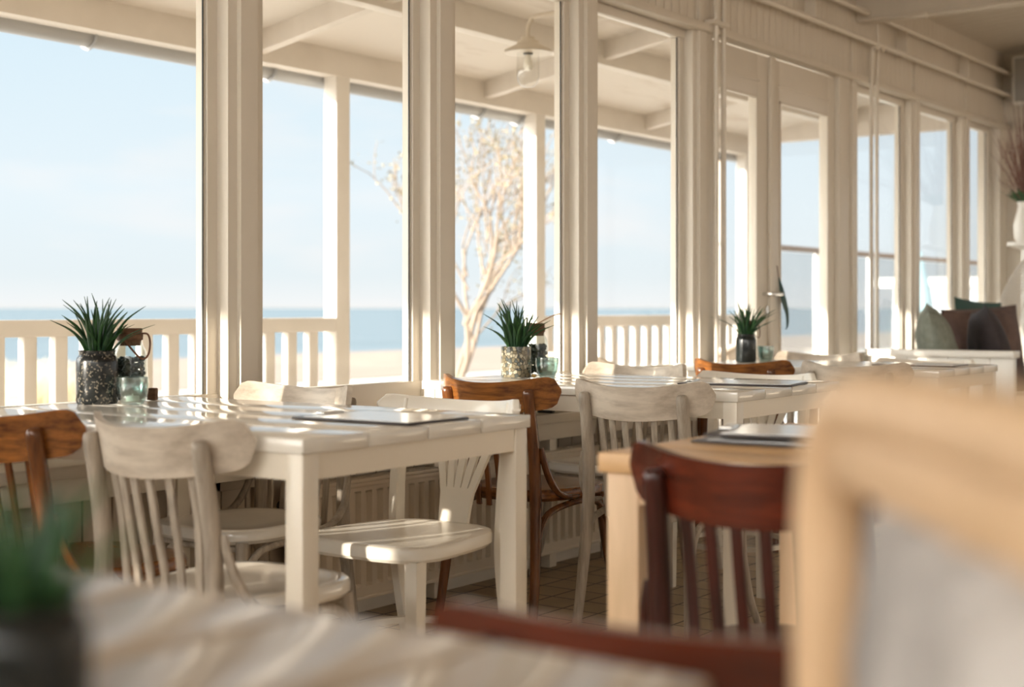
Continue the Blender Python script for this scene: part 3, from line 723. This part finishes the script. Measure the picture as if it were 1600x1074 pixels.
# tall oak chair with a grey fleece, close on the right
hc = thing('hoop_back_chair', 'tall light oak hoop-back chair with a grey fleece, very blurred at right', 'chair', (.548, .180, 0), math.atan2(.604, .797))
HL = .24                                           # half length of the back, local x runs along the back, +y towards the table
m = MB(); m.tube([(HL - .02, 0, 0), (HL, 0, .45), (HL, 0, .80), (HL - .003, 0, .89), (HL - .035, 0, .938), (HL - .09, 0, .950), (0, 0, .953), (-HL + .09, 0, .950), (-HL + .035, 0, .938), (-HL + .003, 0, .89), (-HL, 0, .80), (-HL, 0, .45), (-HL + .02, 0, 0)], .0185, 14, 5, (1, 1.0)); m.obj('hoop_back', OAKV, hc)
m = MB(); slab(m, [(y, x_) for x_, y in superell(.20, .21, .23, 3)][::-1], .43, .46, .008, .004); m.obj('seat', OAK, hc, loc=(0, .20, 0))
for s in (-1, 1): MB().tube([(.17 * s, .36, .43), (.19 * s, .38, 0)], [.018, .013], 12, 1).obj('front_leg', OAKV, hc)
MB().span((-HL + .02, -.011, .908), (HL - .045, .011, .950), .008).obj('crest_board', OAKV, hc)
for s in (-.10, 0, .10): MB().tube([(s, 0, .44), (s, 0, .91)], .007, 8, 1).obj('spindle', OAKV, hc)
m = MB(); n, q = 26, 40; rnd = random.Random(12); G = []
for side in (1, -1):
    g = []
    for j in range(q + 1):
        row = []
        for i in range(n + 1):
            u, v = i / n * 2 - 1, j / q
            z = .50 + v * .41
            ww = .165 * (1 - .10 * (1 - v) * abs(sin(7 * v)))
            d = .030 * ((1 - abs(u) ** 4) * (1 - abs(2 * v - 1) ** 6)) ** .5 * (1 + .25 * sin(11 * u + 5 * v) * sin(9 * v + 2 * u)) + rnd.uniform(-.0025, .0025)
            row.append(m.bm.verts.new((u * ww - .035, side * d, z)))
        g.append(row)
    for j in range(q):
        for i in range(n): m.bm.faces.new((g[j][i], g[j][i + 1], g[j + 1][i + 1], g[j + 1][i]))
tag(m.obj('fleece_throw', FLEECE, None, 80, loc=(.548, .180, 0), rz=math.atan2(.604, .797)), 'grey-white fleece draped over the blurred oak chair back at right', 'fleece')

# ------------------------------------------------------------------ veranda
deck = MB(); y = 3.31
while y < 5.42: deck.span((-14, y, -.09), (30, y + .136, -.05), .003); y += .142
struct(deck.obj('veranda_deck', DECKM))
RS = .17
rz_ = lambda y: 2.345 + RS * (5.15 - y)
def raft(y0, y1, xa, xb, dz0, dz1):
    return [[(x, y, rz_(y) + d) for x, y, d in ((xa, y0, dz0), (xb, y0, dz0), (xb, y1, dz0), (xa, y1, dz0))], [(x, y, rz_(y) + d) for x, y, d in ((xa, y0, dz1), (xb, y0, dz1), (xb, y1, dz1), (xa, y1, dz1))]]
XE = 10.3
struct(MB().rings(raft(3.30, 5.30, -14, XE, 0, .03)).obj('veranda_roof', VERC))
struct(MB().span((-14, 5.12, 2.212), (XE, 5.22, 2.40), .004).obj('veranda_beam', VER))
struct(MB().span((-14, 4.28, 2.362), (XE, 4.36, 2.50), .004).obj('veranda_purlin', VER))
struct(MB().span((XE - .10, 3.3, 2.30), (XE, 5.15, 2.52), .004).obj('veranda_end_beam', VER))
for i, xx in enumerate((-5.8, -4, -2.2, -.4, 1.4, 3.15, 4.9, 6.75, 8.6)):
    struct(MB().rings(raft(3.30, 5.12, xx - .03, xx + .03, -.10, .0)).obj('veranda_rafter', VER))
for xx in (-10.4, -5.1, .2, 5.505, 7.31, 10.18): struct(MB().span((xx - .055, 5.125, -.05), (xx + .05, 5.215, 2.215), .004).obj('veranda_post', OUTW))
g = thing('rain_gutter', 'grey half-round gutter along the veranda eave', 'gutter', (0, 5.27, 2.215))
R = []
for x in (-14, XE + .1): R.append([(x, .05 * cos(a) * q, -.052 * sin(a) * q) for q, rng in ((1, range(0, 11)), (.93, range(10, -1, -1))) for a in [pi * k_ / 10 for k_ in rng]])
MB().rings(R).obj('trough', ZINC, g)
for xx in (3.2, 4.0, 4.75, 5.1, 6.4, 6.85, 7.25, 8.4, 9.3):
    MB().tube([(xx, -.056, .0), (xx, -.05, -.03), (xx, 0, -.058), (xx, .05, -.03), (xx, .056, 0)], .006, 6, 3, (1, 2)).obj('bracket', ZINC, g)
d = thing('downpipe', 'pale rain pipe beside the far veranda post', 'pipe', (9.93, 5.27, 0))
MB().tube([(0, 0, -.05), (0, 0, 2.16)], .035, 14, 1).obj('pipe', OUTW, d)
for zz in (.9, 1.5): MB().lathe([(.036, zz - .012), (.041, zz - .012), (.041, zz + .012), (.036, zz + .012)], seg=16).obj('pipe_clip', ZINC, d)
def railing(xa, xb, label, first):
    r = thing('veranda_railing', label, 'railing', (xa, 5.17, 0), 0, 'veranda railings')
    L = xb - xa
    MB().span((0, -.045, .878), (L, .045, .95), .006).obj('handrail', OUTW, r)
    MB().span((0, -.03, .04), (L, .03, .11), .005).obj('bottom_rail', OUTW, r)
    x = first - xa
    while x < L - .03:
        if x > .02: MB().span((x, -.022, .11), (x + .062, .022, .878), .002).obj('baluster', OUTW, r)
        x += .1535
railing(-5.0, 5.45, 'cream veranda railing with square balusters, left of the open steps', 3.588 - 55 * .1535)
railing(7.36, 10.13, 'cream veranda railing with square balusters behind the potted table', 7.42)
bpy.data.objects['veranda_railing.001']['label'] = 'cream veranda railing seen through the windows right of the bare tree'
# windscreen beyond the corner post
wsn = thing('glass_windscreen', 'pale glass windscreen with a brown top rail beyond the veranda corner', 'screen', (10.35, 5.20, -.05))
MB().span((0, -.03, 1.53), (15, .03, 1.575), .005).obj('top_rail', ZRAIL, wsn)
for i in range(13): MB().span((.05 + i * 1.2, -.025, 0), (.12 + i * 1.2, .025, 1.53), .004).obj('post', OUTW, wsn)
for i in range(12): MB().span((.125 + i * 1.2, -.004, .12), (.045 + (i + 1) * 1.2, .004, 1.52)).obj('glass_panel', SCREENG, wsn)
# wall lamp on the house wall outside
t = thing('outdoor_wall_lamp', 'cream stable lamp with a clear glass jar under the veranda roof', 'lamp', (5.247, 3.75, 2.0))
MB().tube([(0, 0, .215), (0, 0, .27), (0, -.02, .305), (0, -.06, .318), (0, -.41, .318)], .011, 10, 5).obj('arm', BEIGEB, t)
MB().lathe([(.06, .318 - .06), (.06, .378)], seg=20).obj('wall_plate', BEIGEB, t).matrix_local = Matrix.Translation((0, -.74, .318)) @ Matrix.Rotation(radians(90), 4, 'X') @ Matrix.Translation((0, 0, -.636))
MB().lathe([(.112, .160), (.105, .170), (.06, .192), (.052, .198), (.050, .210), (.034, .214), (.030, .228), (.012, .232), (.012, .222), (.028, .206), (.045, .190), (.10, .164), (.108, .156)], seg=36).obj('shade', BEIGEB, t)
MB().lathe([(.049, .175), (.051, .12), (.051, .045), (.044, .02), (.026, .004), (.001, .0)], seg=32, cap0=False).obj('glass_jar', LAMPG, t)
so = MB().lathe([(.022, .205), (.022, .150), (.016, .148)], seg=18).obj('socket', BLACKP, t)
MB().lathe([(.012, .150), (.013, .135), (.021, .115), (.022, .095), (.014, .078), (.001, .074)], seg=20).obj('bulb', WAX, so)
# wicker chairs outside
def wicker(label, loc, rz):
    t = thing('outdoor_wicker_chair', label, 'chair', loc, rz, 'wicker chairs on the veranda')
    m = MB()
    def sh(a, z): return Vector((-.27 * cos(a), .29 * sin(a), z - .10 * (1 - cos(a)) * (z - .4) / .35))
    for i in range(-16, 17):
        a = i / 16 * 1.9; m.tube([sh(a, .38), sh(a, .56), sh(a, .74)], .007, 5, 1)
    for j in range(16): m.tube([sh(i / 9 * 1.9, .39 + j * .022) for i in range(-9, 10)], .008, 5, 1)
    m.obj('woven_back', WICKO, t)
    MB().tube([sh(i / 9 * 1.9, .745) for i in range(-9, 10)], .016, 8, 2).obj('rim', WICKO, t)
    MB().lathe([(.24, .36), (.27, .38), (.26, .42), (.02, .43)], seg=24).obj('seat', WICKO, t)
    for a in (.8, 2.3, 4.0, 5.5): MB().tube([(.22 * cos(a), .22 * sin(a), .37), (.24 * cos(a), .24 * sin(a), 0)], [.016, .013], 8, 1).obj('leg', WICKO, t)
wicker('wicker chair on the veranda seen just right of the third window post', (6.70, 4.50, .0), radians(20))
wicker('wicker chair on the veranda seen through the left door leaf', (8.25, 4.50, .02), radians(120))

# ------------------------------------------------------------------ beach, sea, planting
struct(MB().span((-300, 34, -1.56), (700, 55, -1.50)).span((-300, 5.45, -1.60), (700, 34.0, -1.545)).obj('beach', SANDM))
struct(MB().span((-300, -200, -1.62), (700, 5.45, -1.58)).obj('ground', SANDM))
struct(MB().span((-60, 6.2, -1.60), (200, 33.6, -1.50)).obj('promenade', PATHM))
struct(MB().span((-6000, 54, -2.4), (9000, 8000, -1.62)).obj('sea', SEAM))
# dune grass
struct(MB().lathe([(3.2, -1.52), (2.6, -1.40), (1.8, -1.08), (1.0, -.80), (.4, -.70), (.01, -.68)], (12.75, 18.45, 0), 36).obj('dune', SANDM))
m = MB(); rnd = random.Random(3)
for i in range(900):
    gx, gy = rnd.gauss(12.75, .62), rnd.uniform(17.7, 19.2); h = rnd.uniform(.45, 1.0); l = rnd.uniform(.05, .5)
    zb = -.72 - .12 * ((gx - 12.75) ** 2 + (gy - 18.45) ** 2); m.strip([(gx, gy, zb), (gx + l * .3, gy, zb + h * .6), (gx + l, gy + rnd.uniform(-.2, .2), zb + h)], [.014, .010, .002], .004, (.6, -.8, 0), 2)
o = tag(m.obj('dune_grass', STRAW), 'dry straw-coloured dune grass beyond the left railing', 'grass'); o['kind'] = 'stuff'
# bare olive-like tree
t = thing('bare_tree', 'bare wind-bent tree with sparse tan leaves beyond the veranda', 'tree', (10.95, 9.0, -1.50))
mb, lf = MB(), MB(); rnd = random.Random(21)
def branch(p, d, L, r, lev):
    q = p + d * L * .5 + Vector((rnd.uniform(-1, 1), rnd.uniform(-1, 1), rnd.uniform(-.4, .6))) * L * .09; e_ = p + d * L
    mb.tube([p, q, e_], [r, r * .8, r * .62], 7 if lev < 2 else 5, 3)
    if lev >= 2:
        for k_ in range(4 if lev < 4 else 6):
            c = p + d * L * rnd.uniform(.2, 1.05) + Vector((rnd.uniform(-.07, .07), rnd.uniform(-.07, .07), rnd.uniform(-.06, .07)))
            w = Vector((rnd.uniform(-1, 1), rnd.uniform(-1, 1), rnd.uniform(-.5, 1))).normalized() * rnd.uniform(.03, .065)
            lf.strip([c, c + w * .5, c + w], [.006, .024, .003], .002, (rnd.uniform(-1, 1), rnd.uniform(-1, 1), .3), 1)
    if lev < 5:
        for k_ in range(3 if lev < 4 else 2):
            nd = (d + Vector((rnd.uniform(-.55, .75), rnd.uniform(-.6, .6), rnd.uniform(-.25, .5)))).normalized()
            branch(p + d * L * (1 if k_ == 0 else rnd.uniform(.55, .95)), nd, L * rnd.uniform(.62, .85), r * .6, lev + 1)
branch(Vector((0, 0, 0)), Vector((.16, 0, 1)).normalized(), 1.55, .06, 0)
mb.obj('trunk', BARK, t); o = lf.obj('leaves', OLIVE, t); o['kind'] = 'stuff'
# beach pavilion and blue parasol far right
t = thing('beach_pavilion', 'pale low beach building beyond the windscreen', 'building', (46, 11.5, -1.5))
MB().span((-6, -3, 0), (9, 4, 3.1)).obj('walls', PAVIL, t)
MB().span((-6.4, -3.4, 3.1), (9.4, 4.4, 3.35)).obj('roof', OUTW, t)
for xx in (-5, -2.2, .6, 3.4, 6.2): MB().span((xx, -3.04, .8), (xx + 1.8, -2.98, 2.5)).obj('window', HAZEG, t)
t = thing('folded_parasol', 'folded pale blue parasol standing beyond the windscreen', 'parasol', (24.5, 9.1, -1.5))
MB().tube([(0, 0, 0), (0, 0, 3.6)], .03, 8, 1).obj('pole', OUTW, t)
MB().lathe([(.28, 1.9), (.36, 2.1), (.30, 2.7), (.14, 3.4), (.03, 3.65)], seg=14).obj('canopy', BLUEC, t)
